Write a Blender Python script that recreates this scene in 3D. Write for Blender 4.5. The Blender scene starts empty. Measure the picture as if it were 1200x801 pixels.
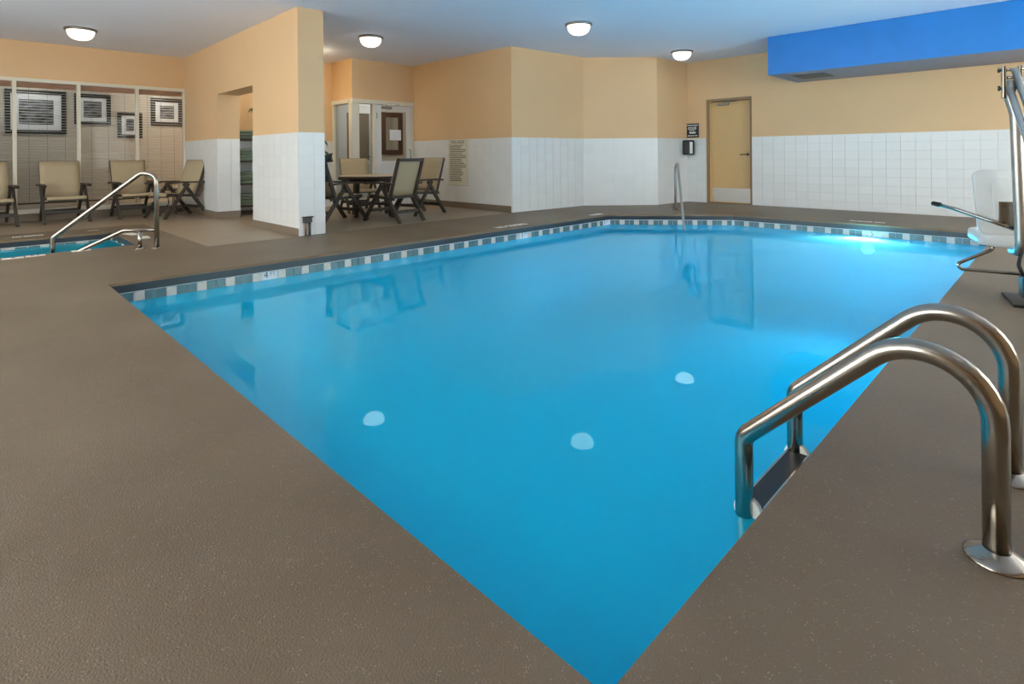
import bpy, bmesh, math, random
from mathutils import Vector, Matrix
random.seed(7)
S = bpy.context.scene
COL = S.collection

# ------------------------------------------------------------------ camera
H = 2.97
cam = bpy.data.cameras.new('camera')
cam.sensor_width = 36.0
cam.lens = 36.0 * 650 / 1200
cam.shift_y = -218.5 / 1200
cam.clip_start = 0.02
camo = bpy.data.objects.new('camera', cam)
COL.objects.link(camo)
_F = Vector((math.sin(math.pi/4), math.cos(math.pi/4), 0)); _R = Vector((_F.y, -_F.x, 0)); _U = Vector((0, 0, 1))
_r = math.radians(0.5)
_Rr = _R*math.cos(_r) - _U*math.sin(_r); _Ur = _U*math.cos(_r) + _R*math.sin(_r)
M = Matrix((_Rr, _Ur, -_F)).transposed().to_4x4()
M.translation = Vector((0, 0, 1.02))
camo.matrix_world = M
S.camera = camo
# ------------------------------------------------------------------ world, exposure
W = bpy.data.worlds.new('world'); S.world = W
W.use_nodes = True
W.node_tree.nodes['Background'].inputs[0].default_value = (1.0, 0.96, 0.90, 1)
W.node_tree.nodes['Background'].inputs[1].default_value = 5.3
S.view_settings.view_transform = 'Standard'
S.view_settings.look = 'None'
S.view_settings.gamma = 1
S.view_settings.use_curve_mapping = False
S.view_settings.exposure = 1.14
LAMP = 1.35           # emission of the ceiling domes
LAMP_ALCOVE = 18.0
LAMP_HALL = 11.5
POOL_LIGHT_W = 34.0

# ------------------------------------------------------------------ materials
def lin(c):
    return tuple(((v/255)/12.92 if v/255 <= 0.04045 else ((v/255+0.055)/1.055)**2.4) for v in c) + (1.0,)
MATS = {}
def mat(name, rgb, rough=0.5, metal=0.0, spec=0.5, noise=0.0, nscale=6.0, bump=0.0, bscale=200.0, rnd=0.0, coat=0.0):
    m = bpy.data.materials.new(name); m.use_nodes = True
    nt = m.node_tree; b = nt.nodes['Principled BSDF']
    b.inputs['Base Color'].default_value = lin(rgb)
    b.inputs['Roughness'].default_value = rough
    b.inputs['Metallic'].default_value = metal
    b.inputs['Specular IOR Level'].default_value = spec
    if coat: b.inputs['Coat Weight'].default_value = coat
    tc = nt.nodes.new('ShaderNodeTexCoord')
    if noise or rnd:
        hs = nt.nodes.new('ShaderNodeHueSaturation')
        hs.inputs['Color'].default_value = lin(rgb)
        nt.links.new(hs.outputs[0], b.inputs['Base Color'])
        if noise:
            n = nt.nodes.new('ShaderNodeTexNoise'); n.inputs['Scale'].default_value = nscale; n.inputs['Detail'].default_value = 5
            nt.links.new(tc.outputs['Object'], n.inputs['Vector'])
            src = n.outputs['Fac']; amp = noise
        else:
            oi = nt.nodes.new('ShaderNodeObjectInfo'); src = oi.outputs['Random']; amp = rnd
        mr = nt.nodes.new('ShaderNodeMapRange')
        mr.inputs['From Min'].default_value = 0.25 if noise else 0; mr.inputs['From Max'].default_value = 0.75 if noise else 1
        mr.inputs['To Min'].default_value = 1-amp; mr.inputs['To Max'].default_value = 1+amp
        nt.links.new(src, mr.inputs['Value']); nt.links.new(mr.outputs[0], hs.inputs['Value'])
    if bump:
        n2 = nt.nodes.new('ShaderNodeTexNoise'); n2.inputs['Scale'].default_value = bscale; n2.inputs['Detail'].default_value = 4
        nt.links.new(tc.outputs['Object'], n2.inputs['Vector'])
        bp = nt.nodes.new('ShaderNodeBump'); bp.inputs['Strength'].default_value = bump; bp.inputs['Distance'].default_value = 0.01
        nt.links.new(n2.outputs['Fac'], bp.inputs['Height']); nt.links.new(bp.outputs[0], b.inputs['Normal'])
    MATS[name] = m
    return m
def emis(name, rgb, st):
    m = bpy.data.materials.new(name); m.use_nodes = True; nt = m.node_tree
    nt.nodes.remove(nt.nodes['Principled BSDF'])
    e = nt.nodes.new('ShaderNodeEmission'); e.inputs[0].default_value = lin(rgb); e.inputs[1].default_value = st
    nt.links.new(e.outputs[0], nt.nodes['Material Output'].inputs[0]); MATS[name] = m
    return m
def glassmat(name, tint=(235, 240, 242)):
    m = bpy.data.materials.new(name); m.use_nodes = True; nt = m.node_tree
    nt.nodes.remove(nt.nodes['Principled BSDF'])
    fr = nt.nodes.new('ShaderNodeFresnel'); fr.inputs[0].default_value = 1.22
    g = nt.nodes.new('ShaderNodeBsdfGlossy'); g.inputs['Roughness'].default_value = 0.02
    t = nt.nodes.new('ShaderNodeBsdfTransparent'); t.inputs[0].default_value = lin(tint)
    mx = nt.nodes.new('ShaderNodeMixShader')
    ge = nt.nodes.new('ShaderNodeNewGeometry'); sb = nt.nodes.new('ShaderNodeMath'); sb.operation = 'SUBTRACT'; sb.inputs[0].default_value = 1.0
    nt.links.new(ge.outputs['Backfacing'], sb.inputs[1]); mm = nt.nodes.new('ShaderNodeMath'); mm.operation = 'MULTIPLY'
    nt.links.new(fr.outputs[0], mm.inputs[0]); nt.links.new(sb.outputs[0], mm.inputs[1])
    nt.links.new(mm.outputs[0], mx.inputs[0]); nt.links.new(t.outputs[0], mx.inputs[1]); nt.links.new(g.outputs[0], mx.inputs[2])
    nt.links.new(mx.outputs[0], nt.nodes['Material Output'].inputs[0]); MATS[name] = m
    return m

mat('paint', (226, 188, 143), 0.55, noise=0.025, nscale=1.5, bump=0.03, bscale=60)
mat('ceiling_paint', (237, 238, 250), 0.8, noise=0.015, nscale=1.2)
mat('grout', (218, 218, 215), 0.8)
mat('white_tile', (226, 226, 224), 0.28, rnd=0.018)
mat('base_taupe', (128, 113, 96), 0.5, noise=0.04)
mat('hall_paint', (205, 196, 182), 0.7)
mat('frame_cream', (226, 219, 203), 0.45)
mat('frame_white', (228, 228, 226), 0.4)
mat('slat', (214, 206, 194), 0.5)
mat('valance', (212, 150, 116), 0.5, noise=0.08, nscale=8)
mat('rail_brown', (84, 60, 48), 0.5)
mat('cord', (120, 112, 102), 0.8)
mat('black_frame', (26, 25, 25), 0.4)
mat('mat_white', (228, 232, 240), 0.6)
mat('steel', (168, 161, 151), 0.2, metal=1.0, bump=0.02, bscale=300)
mat('steel_dark', (150, 143, 134), 0.3, metal=1.0)
mat('nickel', (150, 145, 138), 0.35, metal=0.9)
mat('chair_resin', (62, 54, 48), 0.5, noise=0.06, nscale=20)
mat('sling', (182, 165, 134), 0.75, bump=0.08, bscale=500)
mat('table_top', (196, 172, 138), 0.4, noise=0.05, nscale=12)
mat('black_plastic', (22, 22, 23), 0.4)
mat('grey_plastic', (70, 70, 70), 0.5)
mat('white_plastic', (230, 230, 226), 0.35)
mat('steel_brushed', (205, 202, 197), 0.38, metal=1.0)
mat('door_tan', (216, 178, 122), 0.4, noise=0.04, nscale=2)
mat('door_frame_taupe', (150, 122, 92), 0.5)
mat('blue_paint', (14, 124, 204), 0.35, noise=0.07, nscale=3)
mat('soffit_under', (158, 152, 160), 0.7)
mat('wood_dark', (72, 40, 28), 0.5, noise=0.15, nscale=10)
mat('wood_brown', (92, 64, 52), 0.5, noise=0.1, nscale=14)
mat('towel', (138, 160, 142), 0.95, bump=0.5, bscale=250, noise=0.08, nscale=30)
mat('leaf', (70, 108, 52), 0.5, noise=0.15, nscale=14)
mat('stalk', (96, 104, 60), 0.6)
mat('terracotta', (120, 82, 62), 0.7)
mat('soil', (52, 40, 32), 0.95)
mat('dark_cloth', (74, 77, 75), 0.9, bump=0.3, bscale=150)
mat('sign_cream', (224, 219, 200), 0.5)
mat('ink', (58, 62, 70), 0.6)
mat('ink_grey', (120, 124, 132), 0.6)
mat('ink_white', (236, 236, 232), 0.6)
mat('deck_white', (242, 240, 234), 0.5)
mat('marker_white', (226, 222, 212), 0.5)
mat('coping_dark', (54, 56, 60), 0.3, noise=0.08, nscale=5)
mat('tile_teal', (96, 122, 124), 0.25, rnd=0.12)
mat('tile_light', (206, 198, 186), 0.25, rnd=0.03)
mat('tile_white', (220, 224, 226), 0.3)
mat('plaster', (150, 205, 228), 0.7)
mat('lip_rust', (128, 98, 68), 0.5, noise=0.2, nscale=4)
mat('yellow', (220, 180, 60), 0.5)
mat('mirror', (230, 230, 230), 0.03, metal=1.0)
mat('copper', (150, 112, 90), 0.4, metal=0.8)
mat('vest_paint', (222, 212, 196), 0.6)
mat('red', (190, 40, 34), 0.5)
emis('dome_glow', (255, 246, 232), LAMP)
emis('dome_glow_alcove', (255, 240, 200), LAMP_ALCOVE)
emis('dome_glow_hall', (255, 246, 232), LAMP_HALL)
emis('pool_glow', (245, 250, 255), 12.0)
glassmat('glass')

def deck_material():
    m = mat('deck', (124, 108, 90), 0.42, spec=0.4)
    nt = m.node_tree; b = nt.nodes['Principled BSDF']
    tc = nt.nodes.new('ShaderNodeTexCoord')
    n1 = nt.nodes.new('ShaderNodeTexNoise'); n1.inputs['Scale'].default_value = 1.1; n1.inputs['Detail'].default_value = 6
    n2 = nt.nodes.new('ShaderNodeTexNoise'); n2.inputs['Scale'].default_value = 190; n2.inputs['Detail'].default_value = 3
    n3 = nt.nodes.new('ShaderNodeTexVoronoi'); n3.inputs['Scale'].default_value = 140
    for n in (n1, n2, n3): nt.links.new(tc.outputs['Object'], n.inputs['Vector'])
    r1 = nt.nodes.new('ShaderNodeValToRGB')
    r1.color_ramp.elements[0].position = 0.35; r1.color_ramp.elements[0].color = lin((108, 91, 72))
    r1.color_ramp.elements[1].position = 0.68; r1.color_ramp.elements[1].color = lin((125, 108, 88))
    nt.links.new(n1.outputs['Fac'], r1.inputs[0])
    # pale grains
    r2 = nt.nodes.new('ShaderNodeMapRange'); r2.inputs['From Min'].default_value = 0.26; r2.inputs['From Max'].default_value = 0.14
    nt.links.new(n3.outputs['Distance'], r2.inputs['Value'])
    r3 = nt.nodes.new('ShaderNodeMapRange'); r3.inputs['From Min'].default_value = 0.50; r3.inputs['From Max'].default_value = 0.62
    n4 = nt.nodes.new('ShaderNodeTexNoise'); n4.inputs['Scale'].default_value = 40; n4.inputs['Detail'].default_value = 2
    nt.links.new(tc.outputs['Object'], n4.inputs['Vector']); nt.links.new(n4.outputs['Fac'], r3.inputs['Value'])
    mu = nt.nodes.new('ShaderNodeMath'); mu.operation = 'MULTIPLY'
    nt.links.new(r2.outputs[0], mu.inputs[0]); nt.links.new(r3.outputs[0], mu.inputs[1])
    mx = nt.nodes.new('ShaderNodeMix'); mx.data_type = 'RGBA'
    nt.links.new(mu.outputs[0], mx.inputs['Factor']); nt.links.new(r1.outputs[0], mx.inputs['A']); mx.inputs['B'].default_value = lin((172, 158, 136))
    nt.links.new(mx.outputs['Result'], b.inputs['Base Color'])
    bp = nt.nodes.new('ShaderNodeBump'); bp.inputs['Strength'].default_value = 0.65; bp.inputs['Distance'].default_value = 0.005
    nt.links.new(n2.outputs['Fac'], bp.inputs['Height']); nt.links.new(bp.outputs[0], b.inputs['Normal'])
deck_material()

def lounge_floor_material():
    m = mat('lounge_floor', (160, 142, 119), 0.38, noise=0.05, nscale=2.0, bump=0.03, bscale=30)
lounge_floor_material()

def water_material():
    m = bpy.data.materials.new('water'); m.use_nodes = True; nt = m.node_tree
    nt.nodes.remove(nt.nodes['Principled BSDF'])
    tc = nt.nodes.new('ShaderNodeTexCoord')
    n = nt.nodes.new('ShaderNodeTexNoise'); n.inputs['Scale'].default_value = 1.6; n.inputs['Detail'].default_value = 2
    nt.links.new(tc.outputs['Object'], n.inputs['Vector'])
    bp = nt.nodes.new('ShaderNodeBump'); bp.inputs['Strength'].default_value = 0.0012; bp.inputs['Distance'].default_value = 0.05
    nt.links.new(n.outputs['Fac'], bp.inputs['Height'])
    fr = nt.nodes.new('ShaderNodeFresnel'); fr.inputs[0].default_value = 1.38
    g = nt.nodes.new('ShaderNodeBsdfGlossy'); g.inputs['Roughness'].default_value = 0.004; g.inputs[0].default_value = (0.58, 0.9, 1, 1)
    nt.links.new(bp.outputs[0], g.inputs['Normal']); nt.links.new(bp.outputs[0], fr.inputs['Normal'])
    d = nt.nodes.new('ShaderNodeBsdfDiffuse'); d.inputs[0].default_value = (0.0, 0.57, 0.77, 1)
    tl = nt.nodes.new('ShaderNodeBsdfTranslucent'); tl.inputs[0].default_value = (0.15, 0.8, 1.0, 1)
    tr = nt.nodes.new('ShaderNodeBsdfTransparent'); tr.inputs[0].default_value = (0.03, 0.55, 0.85, 1)
    m1 = nt.nodes.new('ShaderNodeMixShader'); m1.inputs[0].default_value = 0.3
    nt.links.new(d.outputs[0], m1.inputs[1]); nt.links.new(tl.outputs[0], m1.inputs[2])
    m2 = nt.nodes.new('ShaderNodeMixShader'); m2.inputs[0].default_value = 0.25
    nt.links.new(m1.outputs[0], m2.inputs[1]); nt.links.new(tr.outputs[0], m2.inputs[2])
    m3 = nt.nodes.new('ShaderNodeMixShader')
    nt.links.new(fr.outputs[0], m3.inputs[0]); nt.links.new(m2.outputs[0], m3.inputs[1]); nt.links.new(g.outputs[0], m3.inputs[2])
    nt.links.new(m3.outputs[0], nt.nodes['Material Output'].inputs[0]); MATS['water'] = m
water_material()

def print_material():
    m = mat('photo_print', (120, 122, 128), 0.4)
    nt = m.node_tree; b = nt.nodes['Principled BSDF']
    tc = nt.nodes.new('ShaderNodeTexCoord')
    mp = nt.nodes.new('ShaderNodeMapping'); mp.inputs['Scale'].default_value = (3, 3, 7)
    n = nt.nodes.new('ShaderNodeTexNoise'); n.inputs['Scale'].default_value = 2.2; n.inputs['Detail'].default_value = 5
    r = nt.nodes.new('ShaderNodeValToRGB')
    r.color_ramp.elements[0].position = 0.36; r.color_ramp.elements[0].color = lin((34, 34, 38))
    r.color_ramp.elements[1].position = 0.68; r.color_ramp.elements[1].color = lin((140, 144, 152))
    nt.links.new(tc.outputs['Object'], mp.inputs[0]); nt.links.new(mp.outputs[0], n.inputs['Vector'])
    nt.links.new(n.outputs['Fac'], r.inputs[0]); nt.links.new(r.outputs[0], b.inputs['Base Color'])
print_material()

# ------------------------------------------------------------------ helpers
def obj(name, bm, material, parent=None, smooth=False):
    me = bpy.data.meshes.new(name)
    if isinstance(bm, bmesh.types.BMesh):
        bmesh.ops.recalc_face_normals(bm, faces=bm.faces[:])
        if smooth:
            for f in bm.faces: f.smooth = True
        bm.to_mesh(me); bm.free()
    else:
        me = bm
    if not me.materials: me.materials.append(MATS[material])
    o = bpy.data.objects.new(name, me); COL.objects.link(o)
    if parent is not None: o.parent = parent
    return o
def empty(name, loc=(0, 0, 0), rz=0.0):
    o = bpy.data.objects.new(name, None); COL.objects.link(o)
    o.empty_display_size = 0.1
    o.location = loc; o.rotation_euler = (0, 0, rz)
    return o
def tag(o, label, cat, group=None, kind=None):
    o['label'] = label; o['category'] = cat
    if group: o['group'] = group
    if kind: o['kind'] = kind
    return o
def struct(o, label=None, cat=None):
    o['kind'] = 'structure'
    if label: o['label'] = label
    if cat: o['category'] = cat
    return o
def NB(): return bmesh.new()
def box(bm, x0, x1, y0, y1, z0, z1, bev=0.0):
    vs = [bm.verts.new(p) for p in ((x0, y0, z0), (x1, y0, z0), (x1, y1, z0), (x0, y1, z0), (x0, y0, z1), (x1, y0, z1), (x1, y1, z1), (x0, y1, z1))]
    fs = [bm.faces.new([vs[i] for i in q]) for q in ((0, 3, 2, 1), (4, 5, 6, 7), (0, 1, 5, 4), (1, 2, 6, 5), (2, 3, 7, 6), (3, 0, 4, 7))]
    if bev > 0:
        es = {e for f in fs for e in f.edges}
        bmesh.ops.bevel(bm, geom=list(es), offset=bev, segments=2, affect='EDGES', profile=0.5)
    return bm
def bx(x0, x1, y0, y1, z0, z1, bev=0.0): return box(NB(), x0, x1, y0, y1, z0, z1, bev)
def bar(bm, p0, p1, w, h, side=(1, 0, 0)):
    """box beam from p0 to p1, w along 'side', h perpendicular"""
    p0 = Vector(p0); p1 = Vector(p1); d = (p1-p0).normalized(); s = Vector(side); s = (s - d*s.dot(d)).normalized(); t = d.cross(s)
    vs = []
    for p in (p0, p1):
        for a, b in ((-1, -1), (1, -1), (1, 1), (-1, 1)):
            vs.append(bm.verts.new(p + s*a*w/2 + t*b*h/2))
    for q in ((0, 1, 2, 3), (7, 6, 5, 4), (0, 4, 5, 1), (1, 5, 6, 2), (2, 6, 7, 3), (3, 7, 4, 0)):
        bm.faces.new([vs[i] for i in q])
    return bm
def fillet(pts, r, n=6):
    pts = [Vector(p) for p in pts]; out = [pts[0]]
    for i in range(1, len(pts)-1):
        a, b, c = pts[i-1], pts[i], pts[i+1]
        rr = r[i-1] if isinstance(r, (list, tuple)) else r
        u = (a-b).normalized(); v = (c-b).normalized()
        ang = u.angle(v)
        if ang > 3.1 or rr <= 0: out.append(b); continue
        t = min(rr/math.tan(ang/2), (a-b).length*0.62, (c-b).length*0.62); rr2 = t*math.tan(ang/2)
        cen = b + (u+v).normalized()*(rr2/math.sin(ang/2))
        s = b+u*t-cen; e = b+v*t-cen
        tot = s.angle(e); ax = s.cross(e).normalized()
        for k in range(n+1):
            out.append(cen + Matrix.Rotation(tot*k/n, 3, ax) @ s)
    out.append(pts[-1]); return out
def tube(bm, pts, rad, seg=12, caps=True):
    pts = [Vector(p) for p in pts]
    t0 = (pts[1]-pts[0]).normalized()
    nrm = t0.orthogonal().normalized(); rings = []
    prev = t0
    for i, p in enumerate(pts):
        if i == 0: t = t0
        elif i == len(pts)-1: t = (pts[-1]-pts[-2]).normalized()
        else: t = ((pts[i+1]-p).normalized() + (p-pts[i-1]).normalized()).normalized()
        q = prev.rotation_difference(t); nrm = (q @ nrm); nrm = (nrm - t*nrm.dot(t)).normalized(); prev = t
        b = t.cross(nrm)
        r = rad[i] if isinstance(rad, (list, tuple)) else rad
        rings.append([bm.verts.new(p + (nrm*math.cos(a)+b*math.sin(a))*r) for a in [2*math.pi*k/seg for k in range(seg)]])
    for a, b in zip(rings, rings[1:]):
        for k in range(seg): bm.faces.new((a[k], a[(k+1) % seg], b[(k+1) % seg], b[k]))
    if caps: bm.faces.new(rings[0][::-1]); bm.faces.new(rings[-1])
    return bm
def lathe(bm, prof, seg=24, c=(0, 0, 0), capb=True, capt=True):
    rings = []
    for r, z in prof:
        if r < 1e-5: rings.append([bm.verts.new((c[0], c[1], c[2]+z))])
        else: rings.append([bm.verts.new((c[0]+r*math.cos(2*math.pi*k/seg), c[1]+r*math.sin(2*math.pi*k/seg), c[2]+z)) for k in range(seg)])
    for a, b in zip(rings, rings[1:]):
        for k in range(seg):
            if len(a) == 1 and len(b) == 1: continue
            if len(a) == 1: bm.faces.new((a[0], b[k], b[(k+1) % seg]))
            elif len(b) == 1: bm.faces.new((a[k], a[(k+1) % seg], b[0]))
            else: bm.faces.new((a[k], a[(k+1) % seg], b[(k+1) % seg], b[k]))
    if capb and len(rings[0]) > 1: bm.faces.new(rings[0][::-1])
    if capt and len(rings[-1]) > 1: bm.faces.new(rings[-1])
    return bm
def prism(bm, outline, z0, z1):
    a = [bm.verts.new((x, y, z0)) for x, y in outline]; b = [bm.verts.new((x, y, z1)) for x, y in outline]
    n = len(a); bm.faces.new(a[::-1]); bm.faces.new(b)
    for i in range(n): bm.faces.new((a[i], a[(i+1) % n], b[(i+1) % n], b[i]))
    return bm
def text_mesh(s, size, extrude=0.0006, bold=0.0):
    c = bpy.data.curves.new('lettering', 'FONT'); c.body = s; c.size = size; c.extrude = extrude; c.offset = bold
    c.align_x = 'CENTER'; c.align_y = 'CENTER'; c.resolution_u = 3
    o = bpy.data.objects.new('lettering_tmp', c); COL.objects.link(o)
    dg = bpy.context.evaluated_depsgraph_get()
    me = bpy.data.meshes.new_from_object(o.evaluated_get(dg))
    bpy.data.objects.remove(o); bpy.data.curves.remove(c)
    me.materials.clear()
    return me
def lettering(s, size, material, parent, matrix, name='lettering', sx=1.0):
    me = text_mesh(s, size); me.materials.append(MATS[material])
    me.transform(matrix @ Matrix.Diagonal((sx, 1, 1, 1)))
    me.name = name
    o = bpy.data.objects.new(name, me); COL.objects.link(o); o.parent = parent
    return o
def axes(o, x, y):   # matrix with text-right = x, text-up = y, at point o
    x = Vector(x).normalized(); y = Vector(y).normalized(); z = x.cross(y)
    m = Matrix((x, y, z)).transposed().to_4x4(); m.translation = Vector(o); return m
def copy_tree(o, parent=None):
    c = o.copy(); COL.objects.link(c); c.parent = parent
    for ch in list(o.children): copy_tree(ch, c)
    return c

# ------------------------------------------------------------------ plan
WZ = 1.345                      # top of the tiled dado
ROW = WZ/9; COLW = 0.2035
PX0, PX1, PY0, PY1 = 0.86, 9.12, 0.62, 5.52
POOL = [(PX0, PY0), (PX1, PY0), (PX1, 3.93), (7.86, PY1), (PX0, PY1)]
SPX0, SPX1, SPY0, SPY1 = -1.0, 1.52, 7.83, 9.46
SPA = [(SPX0, SPY0), (SPX1, SPY0), (SPX1, SPY1), (SPX0, SPY1)]
WATER = -0.172
BX0, BX1, BY0 = 3.12, 3.47, 7.02   # blade partition
OY0, OY1 = 8.58, 10.15            # opening in it
WINY = 12.10
RX = 11.09
AX = 7.0                        # alcove right wall
ABY = 10.82                     # alcove back wall
VY = 10.0; VX = 5.53; VX1 = 8.5; VBY = 11.65   # vestibule

# ------------------------------------------------------------------ floors
def flat_with_holes(outer, holes, z, drop, lipmat, name, material):
    bm = NB(); loops = []
    for lp in [outer]+holes:
        vs = [bm.verts.new((x, y, z)) for x, y in lp]
        es = [bm.edges.new((vs[i], vs[(i+1) % len(vs)])) for i in range(len(vs))]
        loops.append((vs, es))
    bmesh.ops.triangle_fill(bm, use_beauty=True, edges=[e for _, es in loops for e in es])
    for f in bm.faces:
        if f.normal.z < 0: f.normal_flip()
    for vs, _ in loops:
        lo = [bm.verts.new((v.co.x, v.co.y, z-drop)) for v in vs]
        for i in range(len(vs)):
            f = bm.faces.new((vs[i], vs[(i+1) % len(vs)], lo[(i+1) % len(vs)], lo[i])); f.material_index = 1
    me = bpy.data.meshes.new(name); bm.to_mesh(me); bm.free()
    me.materials.append(MATS[material]); me.materials.append(MATS[lipmat])
    o = bpy.data.objects.new(name, me); COL.objects.link(o); return o
fl = flat_with_holes([(-3, -3), (11.2, -3), (11.2, 7.02), (2.04, 7.02), (2.04, 10.2), (-3, 10.2)], [POOL, SPA], 0.0, 0.022, 'lip_rust', 'floor', 'deck')
struct(fl, 'brown pebbled concrete deck around the swimming pool', 'floor')
fl2 = flat_with_holes([(-3, 10.2), (2.04, 10.2), (2.04, 7.02), (8.7, 7.02), (8.7, 12.3), (-3, 12.3)], [], 0.0, 0.02, 'lounge_floor', 'floor_lounge', 'lounge_floor')
struct(fl2, 'lighter tan lounge floor under the chairs and tables', 'floor')
struct(obj('floor_hall', bx(-3, 4.2, WINY+0.15, 13.9, -0.05, 0.0), 'lounge_floor'), 'hallway floor behind the blinds', 'floor')
# ceiling
struct(obj('ceiling', bx(-3.2, 11.3, -3.2, 12.3, H, H+0.15), 'ceiling_paint'), 'flat pale grey ceiling over the pool', 'ceiling')
struct(obj('ceiling_hall', bx(-3, 4.2, WINY+0.15, 13.9, 2.62, 2.7), 'ceiling_paint'), 'hallway ceiling behind the blinds', 'ceiling')

# ------------------------------------------------------------------ walls with tiled dado
def tile_mesh(w, h, d, bev):
    bm = NB()
    a = [bm.verts.new(p) for p in ((0, 0, 0), (w, 0, 0), (w, 0, h), (0, 0, h))]
    b = [bm.verts.new(p) for p in ((0, -d+bev, 0), (w, -d+bev, 0), (w, -d+bev, h), (0, -d+bev, h))]
    c = [bm.verts.new(p) for p in ((bev, -d, bev), (w-bev, -d, bev), (w-bev, -d, h-bev), (bev, -d, h-bev))]
    for p, q in ((a, b), (b, c)):
        for i in range(4): bm.faces.new((p[i], p[(i+1) % 4], q[(i+1) % 4], q[i]))
    bm.faces.new(c); bm.faces.new(a[::-1])
    bmesh.ops.recalc_face_normals(bm, faces=bm.faces[:])
    me = bpy.data.meshes.new('tile'); bm.to_mesh(me); bm.free(); return me
GAP = 0.0035
TILE = tile_mesh(1.0, ROW-GAP, 0.006, 0.0012); TILE.materials.append(MATS['white_tile'])
def tile_run(parent, p0, p1, zmin=0.0, stuff=False):
    """p0->p1 with the room on the right-hand side of travel (local -Y of the tile)"""
    p0 = Vector((p0[0], p0[1], 0)); p1 = Vector((p1[0], p1[1], 0)); d = p1-p0; L = d.length; d.normalize()
    ang = math.atan2(d.y, d.x); n = Vector((d.y, -d.x, 0))
    k = 0; s = 0.0; bm = NB() if stuff else None
    # grout bed
    g = NB(); a = p0+n*0.0; bar(g, p0+n*0.002+Vector((0, 0, WZ/2)), p1+n*0.002+Vector((0, 0, WZ/2)), WZ, 0.004, (0, 0, 1)); obj('grout_bed', g, 'grout', parent)
    while s < L-0.012:
        w = min(COLW, L-s)
        for r in range(9):
            z = r*ROW+GAP/2
            if z+ROW <= zmin+0.01: continue
            if stuff:
                bar(bm, p0+d*(s+GAP/2)+n*0.006+Vector((0, 0, z+ROW/2)), p0+d*(s+w-GAP/2)+n*0.006+Vector((0, 0, z+ROW/2)), ROW-GAP, 0.007, (0, 0, 1)); continue
            o = bpy.data.objects.new('tile', TILE); COL.objects.link(o); o.parent = parent
            p = p0+d*(s+GAP/2)+n*0.0035; o.location = (p.x, p.y, z)
            o.rotation_euler = (0, 0, ang); o.scale = (w-GAP, 1, 1)
        s += w
    if stuff:
        o = obj('tile_field', bm, 'white_tile', parent); o['kind'] = 'stuff'
def baseboard(name, p0, p1, h, label, t=0.014):
    p0 = Vector((p0[0], p0[1], h/2)); p1 = Vector((p1[0], p1[1], h/2)); d = (p1-p0).normalized(); n = Vector((d.y, -d.x, 0))
    off = n*(0.0105+t/2)
    struct(obj(name, bar(NB(), p0+off, p1+off, h, t, (0, 0, 1)), 'base_taupe'), label, 'baseboard')

# right wall with door opening
DY0, DY1, DZ = 4.39, 5.335, 2.15
b = NB(); box(b, RX, RX+0.2, -3.2, DY0, 0, H); box(b, RX, RX+0.2, DY1, 7.2, 0, H); box(b, RX, RX+0.2, DY0, DY1, DZ, H)
wr = struct(obj('wall_right', b, 'paint'), 'peach wall with white tiled dado beside the tan door', 'wall')
tile_run(wr, (RX, DY0), (RX, DY0-COLW*24)); tile_run(wr, (RX, 5.76), (RX, DY1)); tile_run(wr, (RX, DY0-COLW*24), (RX, -3.0), stuff=True)
# far wall pieces
P_A = (AX, 7.0); P_B = (8.88, 6.85); P_C = (9.96, 5.82); P_D = (RX, 5.76)
def wall_quad(name, pts, label, z1=H):
    return struct(obj(name, prism(NB(), pts, 0, z1), 'paint'), label, 'wall')
w1 = wall_quad('wall_far', [P_A, P_B, (9.0, 7.2), (AX, 7.2)], 'peach and white tiled wall beside the rules sign corner')
tile_run(w1, P_A, P_B)
w2 = wall_quad('wall_angled', [P_B, P_C, (10.2, 6.0), (9.0, 7.2)], 'angled peach and white tiled wall behind the far pool corner')
tile_run(w2, P_B, P_C)
w3 = wall_quad('wall_return', [P_C, P_D, (RX, 6.0), (10.2, 6.0)], 'short return wall left of the black speaker')
tile_run(w3, P_C, P_D)
w4 = struct(obj('wall_alcove_right', bx(AX, AX+0.2, 7.2, VY+0.12, 0, H), 'paint'), 'golden wall carrying the pool rules sign', 'wall')
tile_run(w4, (AX, VY), (AX, 7.0))
baseboard('baseboard_alcove', (AX, VY), (AX, 7.015), 0.115, 'taupe baseboard under the pool rules sign')
# alcove back wall
w5 = struct(obj('wall_alcove_back', bx(BX1, VX, ABY, ABY+0.15, 0, H), 'paint'), 'golden back wall behind the palm and towel shelf', 'wall')
tile_run(w5, (BX1, ABY), (VX, ABY))
# partition with opening
b = NB()
box(b, BX0, BX1, BY0, OY0, 0, H); box(b, BX0, BX1, OY1, WINY, 0, H); box(b, BX0, BX1, OY0, OY1, 2.10, H)
w6 = struct(obj('wall_partition', b, 'paint'), 'free-standing partition wall with a square opening and white tiled dado', 'wall')
tile_run(w6, (BX0, OY0), (BX0, BY0)); tile_run(w6, (BX0, WINY), (BX0, OY1)); tile_run(w6, (BX0, BY0), (BX1, BY0))
tile_run(w6, (BX0, OY1), (BX1, OY1)); tile_run(w6, (BX1, OY0), (BX0, OY0)); tile_run(w6, (BX1, BY0), (BX1, OY0))
baseboard('baseboard_partition', (BX0, OY0), (BX0, BY0+0.0), 0.10, 'taupe baseboard on the near partition face')
baseboard('baseboard_left', (BX0, WINY), (BX0, OY1-0.012), 0.11, 'taupe baseboard behind the side-on lounge chair')
baseboard('baseboard_opening', (BX0-0.012, OY1), (BX1, OY1), 0.11, 'taupe baseboard inside the partition opening')
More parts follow.
